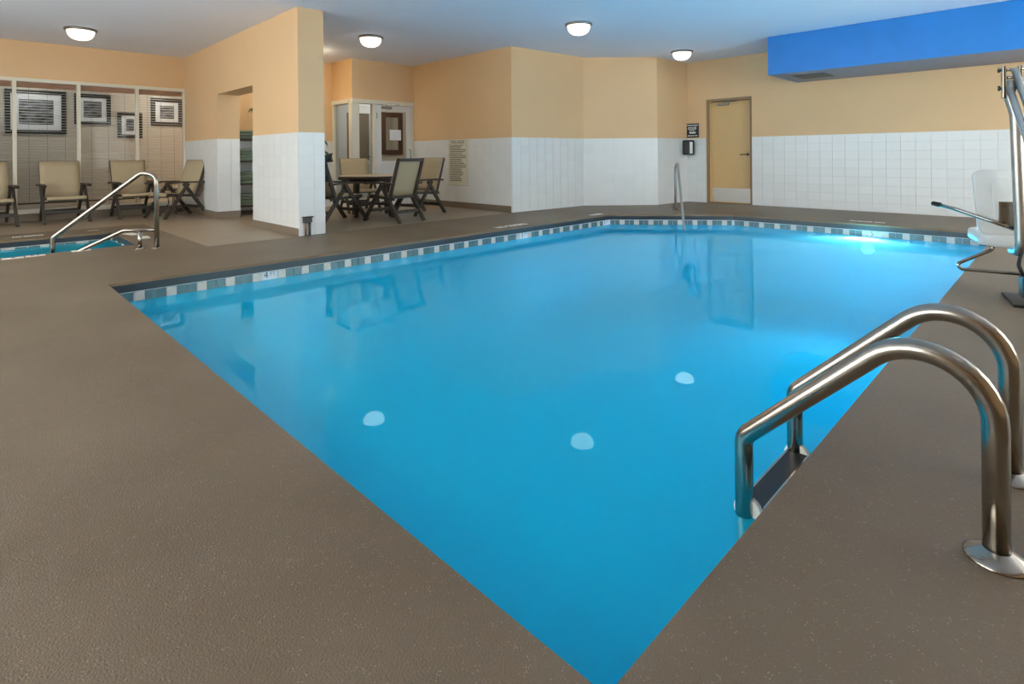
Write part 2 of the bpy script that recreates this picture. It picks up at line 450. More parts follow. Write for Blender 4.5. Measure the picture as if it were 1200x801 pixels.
# window wall
WXS = [-1.855, -1.015, -0.175, 0.66, 1.49, 2.345, 3.12]
WB, WT = 0.13, 2.36
b = NB(); box(b, -3.2, BX0+0.35, WINY, WINY+0.15, WT, H); box(b, -3.2, BX0+0.35, WINY, WINY+0.15, 0, WB); box(b, -3.2, WXS[0], WINY, WINY+0.15, WB, WT); box(b, BX0, BX1, WINY, WINY+0.15, WB, WT)
struct(obj('wall_window', b, 'paint'), 'golden wall above the row of blinds', 'wall')
baseboard('baseboard_window', (-3.0, WINY), (BX0, WINY), 0.125, 'taupe baseboard under the windows')
# unseen walls of the hall
# (daylight windows added in these two walls to brighten the hall)
ADDED_LWIN = [(0.9, 3.3), (3.6, 6.2), (6.5, 9.1)]; ADDED_FWIN = [(3.8, 6.6), (6.9, 9.7)]
WIN_B, WIN_T = 0.55, 2.75
b = NB(); box(b, -3.2, -3.0, -3.2, 14.0, 0, WIN_B); box(b, -3.2, -3.0, -3.2, 14.0, WIN_T, H)
c = -3.2
for y0, y1 in ADDED_LWIN+[(14.0, 14.0)]:
    box(b, -3.2, -3.0, c, y0, WIN_B, WIN_T); c = y1
struct(obj('wall_left', b, 'paint'), 'unseen wall left of the spa with added daylight windows', 'wall')
b = NB(); box(b, -3.0, 11.3, -3.2, -3.0, 0, WIN_B); box(b, -3.0, 11.3, -3.2, -3.0, WIN_T, H)
c = -3.0
for x0, x1 in ADDED_FWIN+[(11.3, 11.3)]:
    box(b, c, x0, -3.2, -3.0, WIN_B, WIN_T); c = x1
struct(obj('wall_front', b, 'paint'), 'unseen wall on the near side of the pool with added daylight windows', 'wall')
wi = 10
for ax, wins in ((0, ADDED_LWIN), (1, ADDED_FWIN)):
    for a0, a1 in wins:
        w = empty('window_%d' % wi, (-3.1, a0, WIN_B) if ax == 0 else (a0, -3.1, WIN_B), math.pi/2 if ax == 0 else 0); wi += 1  # added window, out of view, brings daylight into the hall
        struct(w, 'large window added in an unseen wall to let in daylight', 'window'); L_ = a1-a0; hh = WIN_T-WIN_B
        for q in ((0, 0.06, 0, hh), (L_-0.06, L_, 0, hh), (L_/2-0.03, L_/2+0.03, 0.06, hh-0.06), (0.06, L_-0.06, 0, 0.06), (0.06, L_-0.06, hh-0.06, hh)):
            obj('frame', bx(q[0], q[1], -0.04, 0.04, q[2], q[3]), 'frame_white', w)
        for q in ((0.06, L_/2-0.03), (L_/2+0.03, L_-0.06)):
            obj('pane', bx(q[0], q[1], -0.003, 0.003, 0.06, hh-0.06), 'glass', w)
struct(obj('wall_hall', bx(-3, 4.2, 13.75, 13.9, 0, 2.62), 'hall_paint'), 'beige hallway wall hung with pictures', 'wall')
struct(obj('wall_hall_end', bx(4.1, 4.2, WINY+0.15, 13.75, 0, 2.62), 'hall_paint'), 'beige end of the hallway', 'wall')

# ------------------------------------------------------------------ windows and blinds
for i in range(len(WXS)-1):
    x0, x1 = WXS[i], WXS[i+1]; fw = 0.026
    w = empty('window_%d' % (i+1), (x0, WINY, WB)); struct(w, 'tall cream framed window pane in front of the hallway blinds', 'window')
    T = Matrix.Translation((-x0, -WINY, -WB))
    for (a0, a1, c0, c1, nm) in ((x0, x0+fw, WB, WT, 'stile'), (x1-fw, x1, WB, WT, 'stile'), (x0+fw, x1-fw, WT-0.055, WT, 'head'), (x0+fw, x1-fw, WB, WB+0.075, 'sill')):
        bm = bx(a0, a1, WINY-0.03, WINY+0.05, c0, c1, 0.003); bm.transform(T); obj(nm, bm, 'frame_cream', w)
    bm = bx(x0+fw, x1-fw, WINY+0.006, WINY+0.012, WB+0.075, WT-0.055); bm.transform(T); obj('pane', bm, 'glass', w)
    # blind
    names = ['far left', 'left outer', 'leftmost', 'second', 'third', 'rightmost']
    bl = empty('venetian_blind', ((x0+x1)/2, WINY+0.062, WB+0.16))
    lab = ['cream slatted blind with brown headrail beyond the left edge of view', 'cream slatted blind just outside the left of view',
           'cream slatted blind behind the leftmost lounge chair', 'cream slatted blind in front of the largest picture',
           'cream slatted blind behind the spa handrail and third lounge chair', 'cream slatted blind in the corner next to the partition'][i]
    tag(bl, lab, 'blind', 'venetian blinds along the hallway windows')
    hw = (x1-x0)/2-0.035; top = WT-0.06-(WB+0.16)
    obj('headrail', bx(-hw, hw, -0.035, 0.03, top-0.085, top, 0.004), 'valance', bl)
    obj('bottom_rail', bx(-hw, hw, -0.028, 0.028, -0.01, 0.012, 0.004), 'rail_brown', bl)
    bm = NB(); z = 0.05; tl = math.radians(9)
    while z < top-0.1:
        cy, sy = 0.026*math.cos(tl), 0.026*math.sin(tl)
        q = [(-cy, -sy), (0, 0.003), (cy, sy), (cy, sy-0.0025), (0, 0.0005), (-cy, -sy-0.0025)]
        A = [bm.verts.new((-hw, y, z+dz)) for y, dz in q]; B = [bm.verts.new((hw, y, z+dz)) for y, dz in q]
        for k in range(6): bm.faces.new((A[k], A[(k+1) % 6], B[(k+1) % 6], B[k]))
        bm.faces.new(A[::-1]); bm.faces.new(B)
        z += 0.046
    o = obj('slats', bm, 'slat', bl); o['kind'] = 'stuff'
    for cx in (-hw*0.62, 0, hw*0.62):
        obj('cord', tube(NB(), [(cx, -0.031, 0.0), (cx, -0.031, top-0.08)], 0.0022, 5), 'cord', bl)

# pictures in the hallway
def picture(x0, x1, z0, z1, fwid, matw, label):
    c = ((x0+x1)/2, 13.75, (z0+z1)/2); p = empty('framed_picture', c); hx, hz = (x1-x0)/2, (z1-z0)/2
    tag(p, label, 'picture', 'framed pictures in the hallway')
    for (a0, a1, b0, b1) in ((-hx, hx, hz-fwid, hz), (-hx, hx, -hz, -hz+fwid), (-hx, -hx+fwid, -hz+fwid, hz-fwid), (hx-fwid, hx, -hz+fwid, hz-fwid)):
        obj('frame', bx(a0, a1, -0.045, -0.002, b0, b1, 0.003), 'black_frame', p)
    obj('mat_board', bx(-hx+fwid, hx-fwid, -0.022, -0.004, -hz+fwid, hz-fwid), 'mat_white', p)
    obj('print', bx(-hx+matw, hx-matw, -0.025, -0.0222, -hz+matw*0.95, hz-matw*0.95), 'photo_print', p)
picture(0.62, 1.50, 1.50, 2.33, 0.075, 0.19, 'largest black framed picture with broad white mat behind the left blinds')
picture(1.62, 2.21, 1.70, 2.31, 0.07, 0.15, 'black framed picture with white mat between the largest and smallest ones')
picture(2.32, 2.75, 1.45, 1.98, 0.07, 0.145, 'smallest black framed picture hanging lower than the others')
picture(2.91, 3.50, 1.72, 2.31, 0.08, 0.165, 'black framed picture at the right end next to the corner')

# ------------------------------------------------------------------ vestibule
vf = struct(obj('wall_vestibule_front', bx(VX, AX, VY, VY+0.12, 2.17, H), 'paint'), 'golden wall above the glass vestibule door', 'wall')
struct(obj('wall_vestibule_side', bx(VX, VX+0.12, VY+0.12, ABY, 2.17, H), 'paint'), 'golden wall above the vestibule side light', 'wall')
struct(obj('wall_vestibule_back', bx(VX, VX1, VBY, VBY+0.12, 0, 2.6), 'vest_paint'), 'beige wall inside the vestibule behind the mirror', 'wall')
struct(obj('wall_vestibule_left', bx(VX, VX+0.12, ABY, VBY, 0, 2.6), 'vest_paint'), 'beige left side of the vestibule', 'wall')
struct(obj('wall_vestibule_right', bx(VX1, VX1+0.12, VY, VBY, 0, 2.6), 'vest_paint'), 'beige right side of the vestibule', 'wall')
struct(obj('wall_vestibule_inner', bx(AX+0.2, VX1, VY, VY+0.12, 0, 2.6), 'vest_paint'), 'beige near side of the vestibule', 'wall')
struct(obj('ceiling_vestibule', bx(VX+0.12, VX1, VY+0.12, VBY, 2.45, 2.5), 'ceiling_paint'), 'low vestibule ceiling', 'ceiling')
# window-wall frame (door frame + sidelights)
f = empty('trim_1', (VX, VY, 0)); struct(f, 'cream glazed frame of the corner vestibule', 'trim')
T = Matrix.Translation((-VX, -VY, 0))
def tpart(parent, T, nm, m, *a):
    bm = bx(*a); bm.transform(T); return obj(nm, bm, m, parent)
tpart(f, T, 'head', 'frame_cream', VX-0.01, AX, VY-0.03, VY+0.1, 2.09, 2.175, 0.004)
tpart(f, T, 'head', 'frame_cream', VX-0.03, VX+0.1, VY+0.1, ABY-0.012, 2.09, 2.175, 0.004)
tpart(f, T, 'corner_post', 'frame_cream', VX-0.012, VX+0.155, VY-0.012, VY+0.115, 0, 2.09, 0.004)
tpart(f, T, 'post', 'frame_cream', 5.99, 6.075, VY-0.01, VY+0.09, 0, 2.09, 0.004)
tpart(f, T, 'post', 'frame_cream', AX-0.07, AX-0.012, VY-0.012, VY+0.09, 0, 2.09, 0.004)
tpart(f, T, 'post', 'frame_cream', VX-0.012, VX+0.09, ABY-0.09, ABY-0.012, 0, 2.09, 0.004)
tpart(f, T, 'sill', 'frame_cream', VX+0.155, 5.99, VY, VY+0.08, 0, 0.18, 0.004)
tpart(f, T, 'sill', 'frame_cream', VX, VX+0.08, VY+0.115, ABY-0.09, 0, 0.18, 0.004)
tpart(f, T, 'pane', 'glass', VX+0.155, 5.99, VY+0.03, VY+0.036, 0.18, 2.09)
tpart(f, T, 'pane', 'glass', VX+0.03, VX+0.036, VY+0.115, ABY-0.09, 0.18, 2.09)
# glass door
d2 = empty('door_2', (6.08, VY, 0)); struct(d2, 'cream half-glazed vestibule door with overhead closer', 'door')
T = Matrix.Translation((-6.08, -VY, 0)); X0, X1 = 6.08, AX-0.075
tpart(d2, T, 'stile', 'frame_white', X0, X0+0.115, VY+0.0, VY+0.045, 0.01, 2.085, 0.003)
tpart(d2, T, 'stile', 'frame_white', X1-0.11, X1, VY+0.0, VY+0.045, 0.01, 2.085, 0.003)
tpart(d2, T, 'rail', 'frame_white', X0+0.115, X1-0.11, VY+0.0, VY+0.045, 1.965, 2.085, 0.003)
tpart(d2, T, 'rail', 'frame_white', X0+0.115, X1-0.11, VY+0.0, VY+0.045, 0.86, 0.93, 0.003)
tpart(d2, T, 'rail', 'frame_white', X0+0.115, X1-0.11, VY+0.0, VY+0.045, 0.01, 0.2, 0.003)
tpart(d2, T, 'panel', 'frame_white', X0+0.115, X1-0.11, VY+0.012, VY+0.033, 0.2, 0.86)
tpart(d2, T, 'pane', 'glass', X0+0.115, X1-0.11, VY+0.019, VY+0.025, 0.93, 1.965)
bm = bx(X0+0.12, X0+0.34, VY-0.055, VY-0.002, 2.0, 2.06, 0.008); bm.transform(T); cl = obj('door_closer', bm, 'nickel', d2)
bm = NB(); bar(bm, (X0+0.2, VY-0.05, 2.07), (X0+0.5, VY-0.09, 2.095), 0.02, 0.012, (0, 0, 1)); bar(bm, (X0+0.5, VY-0.09, 2.1), (X0+0.3, VY-0.03, 2.11), 0.02, 0.01, (0, 0, 1)); bm.transform(T); obj('closer_arm', bm, 'nickel', cl)
bm = tube(NB(), fillet([(X1-0.055, VY-0.0, 0.92), (X1-0.055, VY-0.06, 0.92), (X1-0.055, VY-0.06, 1.16), (X1-0.055, VY, 1.16)], 0.03), 0.011, 8); bm.transform(T); obj('pull_handle', bm, 'steel', d2, True)
tpart(d2, T, 'hinge', 'nickel', X0-0.006, X0+0.012, VY-0.012, VY, 1.8, 1.92)
tpart(d2, T, 'hinge', 'nickel', X0-0.006, X0+0.012, VY-0.012, VY, 0.25, 0.37)
# paper on the glass, mirror, inner door
tag(obj('paper_notice', bx(6.40, 6.68, VY+0.0145, VY+0.0185, 1.36, 1.58), 'mat_white'), 'white paper sheet taped to the vestibule door glass', 'notice')
mi = empty('wall_mirror', (7.5, VBY, 1.06)); tag(mi, 'tall mirror in a wide dark brown frame on the vestibule wall', 'mirror')
for a in ((-0.3, 0.3, 0.91, 1.03), (-0.3, 0.3, 0, 0.12), (-0.3, -0.18, 0.12, 0.91), (0.18, 0.3, 0.12, 0.91)):
    obj('frame', bx(a[0], a[1], -0.04, -0.002, a[2], a[3], 0.006), 'wood_brown', mi)
obj('glass', bx(-0.18, 0.18, -0.02, -0.004, 0.12, 0.91), 'mirror', mi)
d3 = empty('door_3', (6.15, VBY, 0)); struct(d3, 'white inner door inside the vestibule', 'door')
for nm, m, a in (('casing', 'frame_white', (-0.09, -0.0, -0.05, -0.002, 0, 2.18)), ('casing', 'frame_white', (0.86, 0.95, -0.05, -0.002, 0, 2.18)), ('casing', 'frame_white', (-0.09, 0.95, -0.05, -0.002, 2.18, 2.27)),
                 ('stile', 'frame_white', (0.0, 0.14, -0.04, -0.004, 0.01, 2.18)), ('stile', 'frame_white', (0.72, 0.86, -0.04, -0.004, 0.01, 2.18)), ('rail', 'frame_white', (0.14, 0.72, -0.04, -0.004, 2.03, 2.18)),
                 ('rail', 'frame_white', (0.14, 0.72, -0.04, -0.004, 0.84, 0.94)), ('rail', 'frame_white', (0.14, 0.72, -0.04, -0.004, 0.01, 0.2)), ('panel', 'hall_paint', (0.14, 0.72, -0.02, -0.004, 0.2, 0.84)), ('panel', 'base_taupe', (0.14, 0.72, -0.02, -0.004, 0.94, 2.03))):
    obj(nm, bx(*a, 0.003), m, d3)
obj('handle', tube(NB(), fillet([(0.79, -0.04, 1.02), (0.79, -0.09, 1.02), (0.68, -0.09, 1.02)], 0.02), 0.011, 8), 'steel', d3, True)

# ------------------------------------------------------------------ tan door in right wall
d1 = empty('door_1', (RX, DY0, 0)); struct(d1, 'tan service door with steel kick plate in the right wall', 'door')
dw = DY1-DY0
for a in ((0.02, 0.18, 0, 0.05, 0, DZ-0.05), (0.02, 0.18, dw-0.05, dw, 0, DZ-0.05), (0.02, 0.18, 0, dw, DZ-0.05, DZ)):
    obj('frame', bx(*a, 0.003), 'door_frame_taupe', d1)
obj('stop', bx(0.06, 0.11, dw-0.075, dw-0.05, 0, DZ-0.05), 'door_tan', d1)
obj('gap_strip', bx(0.02, 0.18, 0.05, dw-0.05, 0, 0.011), 'steel', d1)  # strip added to close the bright gap under the leaf
obj('light_blocker', bx(0.185, 0.2, 0.0, dw, 0, DZ), 'door_frame_taupe', d1)  # unseen sheet added to block outside light behind the door
obj('leaf', bx(0.115, 0.16, 0.052, dw-0.052, 0.012, DZ-0.055, 0.002), 'door_tan', d1)
kp = obj('kick_plate', bx(0.110, 0.1145, 0.07, dw-0.07, 0.03, 0.31), 'steel_brushed', d1)
obj('rose', tube(NB(), [(0.114, 0.13, 1.0), (0.100, 0.13, 1.0)], 0.028, 16), 'steel', d1, True)
obj('handle', tube(NB(), fillet([(0.11, 0.13, 1.0), (0.06, 0.13, 1.0), (0.06, 0.26, 0.995)], 0.02), 0.011, 8), 'steel', d1, True)
cl = obj('door_closer', bx(0.06, 0.114, 0.5, 0.74, DZ-0.14, DZ-0.085, 0.006), 'nickel', d1)
bm = NB(); bar(bm, (0.05, 0.6, DZ-0.075), (0.03, 0.3, DZ-0.07), 0.022, 0.01, (0, 0, 1)); bar(bm, (0.03, 0.3, DZ-0.068), (0.09, 0.48, DZ-0.065), 0.022, 0.01, (0, 0, 1)); obj('closer_arm', bm, 'nickel', cl)

# ------------------------------------------------------------------ blue soffit
so = empty('bulkhead_soffit', (9.64, 3.54, 2.33)); tag(so, 'long bright blue bulkhead duct under the ceiling', 'soffit')
obj('front_panel', bx(0, 0.03, -6.5, 0, 0, H-2.33-0.002), 'blue_paint', so)
obj('end_panel', bx(0.03, RX-9.64-0.004, -0.03, 0, 0, H-2.33-0.002), 'blue_paint', so)
obj('underside', bx(0.03, RX-9.64-0.004, -6.5, -0.03, 0.0, 0.03), 'soffit_under', so)
v = obj('vent_grille', bx(0.35, 0.95, -0.75, -0.25, -0.006, -0.001), 'grey_plastic', so)

# ------------------------------------------------------------------ swimming pool
def offset(poly, d):
    n = len(poly); out = []
    for i in range(n):
        a, b_, c = Vector(poly[i-1]), Vector(poly[i]), Vector(poly[(i+1) % n])
        u = (b_-a).normalized(); v_ = (c-b_).normalized()
        n1 = Vector((u.y, -u.x)); n2 = Vector((v_.y, -v_.x))
        m_ = (n1+n2).normalized(); out.append(tuple(b_+m_*(d/m_.dot(n1))))
    return out
def ring_wall(poly, z0, z1, t):
    """closed vertical ring, inner face on poly, thickness t outward"""
    o = offset(poly, t); bm = NB(); n = len(poly)
    L = [[bm.verts.new((x, y, z)) for x, y in p] for p, z in ((poly, z0), (poly, z1), (o, z1), (o, z0))]
    for a in range(4):
        A, B = L[a], L[(a+1) % 4]
        for i in range(n): bm.faces.new((A[i], A[(i+1) % n], B[(i+1) % n], B[i]))
    return bm
WT_MESH = {}
def wl_tile(material, w):
    key = (material, round(w, 3))
    if key not in WT_MESH:
        me = tile_mesh(w-0.004, 0.078, 0.006, 0.001); me.materials.append(MATS[material]); WT_MESH[key] = me
    return WT_MESH[key]
def make_pool(name, poly, loc, depth, label, tw, numbers, stuff_edges=()):
    root = empty(name, (loc[0], loc[1], 0)); tag(root, label, 'pool')
    T = Matrix.Translation((-loc[0], -loc[1], 0))
    bm = ring_wall(poly, -0.088, -0.0225, 0.05); bm.transform(T); obj('coping', bm, 'coping_dark', root)
    ins = offset(poly, 0.012)
    bm = ring_wall(ins, -0.26, -0.089, 0.04); bm.transform(T); obj('waterline_bed', bm, 'tile_white', root)
    bm = ring_wall(offset(poly, 0.004), -depth, -0.262, 0.05)
    fvs = [bm.verts.new((x, y, -depth)) for x, y in offset(poly, 0.05)]; bm.faces.new(fvs)
    bm.transform(T); obj('basin', bm, 'plaster', root)
    n = len(ins)
    for i in range(n):
        a, b_ = Vector(ins[i]), Vector(ins[(i+1) % n]); d = (b_-a); L = d.length; d.normalize()
        # outline is counter-clockwise, the pool lies on the left: travel backwards so that it lies on the right
        s0 = b_; dd = -d; ang = math.atan2(dd.y, dd.x); inn = Vector((dd.y, -dd.x))
        cnt = int(L/tw); sb = NB() if i in stuff_edges else None; sb2 = NB() if i in stuff_edges else None
        skip = {}
        for (ei, dist, txt) in numbers:
            if ei == i: skip[int(dist/tw)] = txt
        k = 0
        while k < cnt:
            s = k*tw+(L-cnt*tw)/2
            p = s0+dd*s+inn*0.0005
            if k in skip:
                me = tile_mesh(tw*2-0.004, 0.078, 0.006, 0.001); me.materials.append(MATS['tile_white'])
                o = bpy.data.objects.new('depth_tile', me); COL.objects.link(o); o.parent = root
                o.location = (p.x-loc[0], p.y-loc[1], -0.175); o.rotation_euler = (0, 0, ang)
                lettering(skip[k][0], 0.085, 'ink', o, axes((tw*0.55, -0.0067, 0.047), (1, 0, 0), (0, 0, 1)), 'number')
                lettering('FT', 0.05, 'ink_grey', o, axes((tw*1.35, -0.0067, 0.055), (1, 0, 0), (0, 0, 1)), 'unit')
                k += 2; continue
            m = 'tile_light' if k % 3 == 2 else 'tile_teal'
            for lev in ((0,) if sb is None else (0,)):
                z = -0.175
                if sb is not None:
                    bb = sb if m == 'tile_teal' else sb2
                    q0 = p+inn*0.003; q1 = q0+dd*(tw-0.004)
                    bar(bb, (q0.x-loc[0], q0.y-loc[1], z+0.039), (q1.x-loc[0], q1.y-loc[1], z+0.039), 0.078, 0.006, (0, 0, 1))
                else:
                    o = bpy.data.objects.new('waterline_tile', wl_tile(m, tw)); COL.objects.link(o); o.parent = root
                    o.location = (p.x-loc[0], p.y-loc[1], z); o.rotation_euler = (0, 0, ang)
            k += 1
        if sb is not None:
            o = obj('teal_tile_row', sb, 'tile_teal', root); o['kind'] = 'stuff'
            o = obj('light_tile_row', sb2, 'tile_light', root); o['kind'] = 'stuff'
    return root
# edges: 0 near (y=PY0), 1 right, 2 chamfer, 3 far left, 4 left ; distance measured from the edge's end point backwards
pool = make_pool('swimming_pool', POOL, (5.0, 3.0), 1.5, 'large indoor swimming pool with a cut-off far corner', 0.08,
                 [(3, 2.08-PX0, '4'), (3, 5.73-PX0, '5'), (3, 6.86, '5'), (1, 3.93-1.99, '5')], (0,))
spa = make_pool('spa_pool', SPA, (0.2, 8.6), 1.0, 'small spa pool set in the deck at the left', 0.125, [], (3,))
def water(name, poly, label, cat, z=WATER):
    bm = NB(); bm.faces.new([bm.verts.new((x, y, z)) for x, y in offset(poly, 0.006)])
    o = obj(name, bm, 'water'); tag(o, label, cat, kind='stuff'); return o
for f_ in [water('pool_water', POOL, 'still bright turquoise water filling the large pool', 'water'), water('spa_water', SPA, 'bright blue water in the small spa', 'water', -0.118)]:
    if f_.data.polygons[0].normal.z < 0: f_.data.flip_normals()
# underwater lamp
ul = empty('underwater_lamp', (PX1+0.004, 2.0, -0.34)); tag(ul, 'glowing round underwater lamp in the right pool wall', 'pool lamp')
bm = lathe(NB(), [(0.10, 0), (0.10, 0.012), (0.085, 0.02)], 24, capt=False); bm.transform(Matrix.Rotation(-math.pi/2, 4, 'Y')); obj('bezel', bm, 'steel', ul)
bm = lathe(NB(), [(0.085, 0.006), (0.06, 0.02), (0.0, 0.03)], 24); bm.transform(Matrix.Rotation(-math.pi/2, 4, 'Y')); obj('lens', bm, 'pool_glow', ul)
L = bpy.data.lights.new('lamp_light', 'SPOT'); L.energy = POOL_LIGHT_W*10; L.spot_size = math.radians(150); L.spot_blend = 0.9; L.shadow_soft_size = 0.08; L.color = (0.85, 0.96, 1.0)
lo = bpy.data.objects.new('lamp_light', L); COL.objects.link(lo); lo.parent = ul; lo.location = (-0.10, 0, 0)
lo.rotation_euler = Vector((-1, 0, 0.05)).to_track_quat('-Z', 'Y').to_euler()

# deck markings
def deck_word(name, s, size, p, ang, sx, label):
    me = text_mesh(s, size, 0.0008, size*0.045); me.materials.append(MATS['deck_white'])
    me.transform(Matrix.Diagonal((sx, 1.35, 1, 1)))
    o = bpy.data.objects.new(name, me); COL.objects.link(o); o.location = (p[0], p[1], 0.0012); o.rotation_euler = (0, 0, ang)
    tag(o, label, 'marking')
deck_word('deck_marking', 'NO DIVING', 0.13, (5.68, 5.70), 0, 0.9, 'white painted warning on the deck in front of the sign wall corner')
deck_word('deck_marking', 'NO DIVING', 0.10, (7.7, 5.68), 0, 0.6, 'white painted warning on the deck nearest the cut-off pool corner')
deck_word('deck_marking', 'NO DIVING', 0.10, (9.46, 2.08), math.pi/2, 0.85, 'white painted warning on the deck above the underwater lamp')
deck_word('deck_marking', 'NO DIVING', 0.10, (0.66, 9.8), 0, 0.6, 'white painted warning behind the spa left of the handrail')
deck_word('deck_marking', 'NO DIVING', 0.06, (1.37, 9.84), 0, 0.4, 'small white painted marking behind the far spa corner')
def deck_tile(p, w, d, ang, label, marks):
    t = empty('deck_marker_tile', (p[0], p[1], 0.0), ang); tag(t, label, 'marker')
    obj('tile', bx(-w/2, w/2, -d/2, d/2, 0.0, 0.004, 0.001), 'marker_white', t)
    if marks: lettering(marks, d*0.8, 'ink', t, axes((0, 0, 0.0052), (1, 0, 0), (0, 1, 0)), 'mark')
deck_tile((0.40, 7.72), 0.17, 0.1, 0, 'white depth marker tile at the left edge of the spa deck', '4')
deck_tile((0.58, 7.735), 0.16, 0.1, 0, 'white depth marker tile with FT beside the numbered one', 'FT')
deck_tile((0.97, 7.78), 0.17, 0.1, 0, 'plain white marker tile where the lower rail meets the spa edge', '')
deck_tile((1.66, 8.95), 0.12, 0.28, 0.2, 'white marker tile right of the spa, farther one', '')
deck_tile((1.70, 8.45), 0.12, 0.26, -0.1, 'white marker tile right of the spa, nearer one', '')

# ------------------------------------------------------------------ ladder (near right)
R_T = 0.0285
def ladder():
    root = empty('pool_ladder', (2.08, 0.13, 0)); tag(root, 'stainless steel pool ladder with two arched handrails', 'ladder')
    for X, nm in ((1.835-2.08, 'near'), (2.32-2.08, 'far')):
        y0 = 0.0
        pts = fillet([(X, 0, 0.0), (X, 0, 0.695), (X, 0.632, 0.086), (X, 0.632, -1.0)], [0.155, 0.06], 14)
        obj('handrail', tube(NB(), pts, R_T, 24), 'steel', root, True)
        obj('flange', lathe(NB(), [(0.068, 0.0005), (0.068, 0.004), (0.06, 0.010), (0.04, 0.020), (0.0288, 0.026)], 32, (X, 0, 0), capt=False), 'steel', root, True)
        obj('bumper', bx(X-0.02, X+0.02, 0.62-0.13, 0.65-0.13, -0.5, -0.46), 'white_plastic', root)
    for i, z in enumerate((-0.148, -0.42, -0.7)):
        st = obj('step', bx(-0.245, 0.245, 0.575, 0.655, z-0.024, z, 0.006), 'white_plastic', root)
        obj('tread', bx(-0.225, 0.225, 0.582, 0.648, z+0.0003, z+0.004), 'black_plastic', st)
        for x in (-0.243, 0.243):
            bm = lathe(NB(), [(0.042, -0.012), (0.046, -0.008), (0.046, 0.008), (0.042, 0.012)], 20)
            bm.transform(Matrix.Translation((x*0.97, 0.622, z-0.012)) @ Matrix.Rotation(math.pi/2, 4, 'Y')); obj('end_cap', bm, 'marker_white', st, True)
        for yy in (0.578, 0.652):
            obj('trim', bx(-0.22, 0.22, yy-0.004, yy+0.004, z, z+0.006), 'steel', st)
ladder()

# far entry rail
b0 = Vector((9.22, 5.03, 0)); dr = Vector((-0.827, -0.562, 0))
r_ = empty('entry_handrail', b0); tag(r_, 'slim steel entry handrail at the far pool corner below the speaker', 'handrail')
pts = fillet([Vector((0, 0, 0)), Vector((0, 0, 0.80)), dr*0.42+Vector((0, 0, 0.86)), dr*1.38+Vector((0, 0, -0.22)), dr*1.40+Vector((0, 0, -0.5))], [0.16, 0.16, 0.03], 8)
obj('rail', tube(NB(), pts, 0.021, 14), 'steel_brushed', r_, True)
obj('flange', lathe(NB(), [(0.055, 0.0005), (0.055, 0.005), (0.03, 0.018), (0.0215, 0.02)], 20, capt=False), 'steel', r_, True)

# spa rail
b0 = Vector((1.6, 7.33, 0)); dr = Vector((-0.82, 0.57, 0)).normalized()
r_ = empty('spa_handrail', b0); tag(r_, 'polished steel handrail sloping from the deck into the spa', 'handrail')
pts = fillet([Vector((0, 0, 0)), Vector((0, 0, 0.83)), dr*0.155+Vector((0, 0, 0.86)), dr*1.05+Vector((0, 0, 0.15)), dr*1.06+Vector((0, 0, -0.6))], [0.10, 0.09, 0.06], 8)
obj('rail', tube(NB(), pts, 0.025, 16), 'steel', r_, True)
pts = fillet([dr*0.02+Vector((0, 0, 0.21)), dr*0.34+Vector((0, 0, 0.212)), dr*0.78+Vector((0, 0, -0.0)), dr*1.0+Vector((0, 0, -0.12)), dr*1.02+Vector((0, 0, -0.5))], [0.06, 0.03, 0.03], 6)
obj('lower_rail', tube(NB(), pts, 0.021, 14), 'steel', r_, True)
obj('post', tube(NB(), [dr*0.175, dr*0.175+Vector((0, 0, 0.2))], 0.021, 14), 'steel', r_, True)
for q in (Vector((0, 0, 0)), dr*0.175):
    obj('flange', lathe(NB(), [(0.06, 0.0005), (0.06, 0.005), (0.04, 0.015), (0.0255, 0.02)], 20, q, capt=False), 'steel', r_, True)

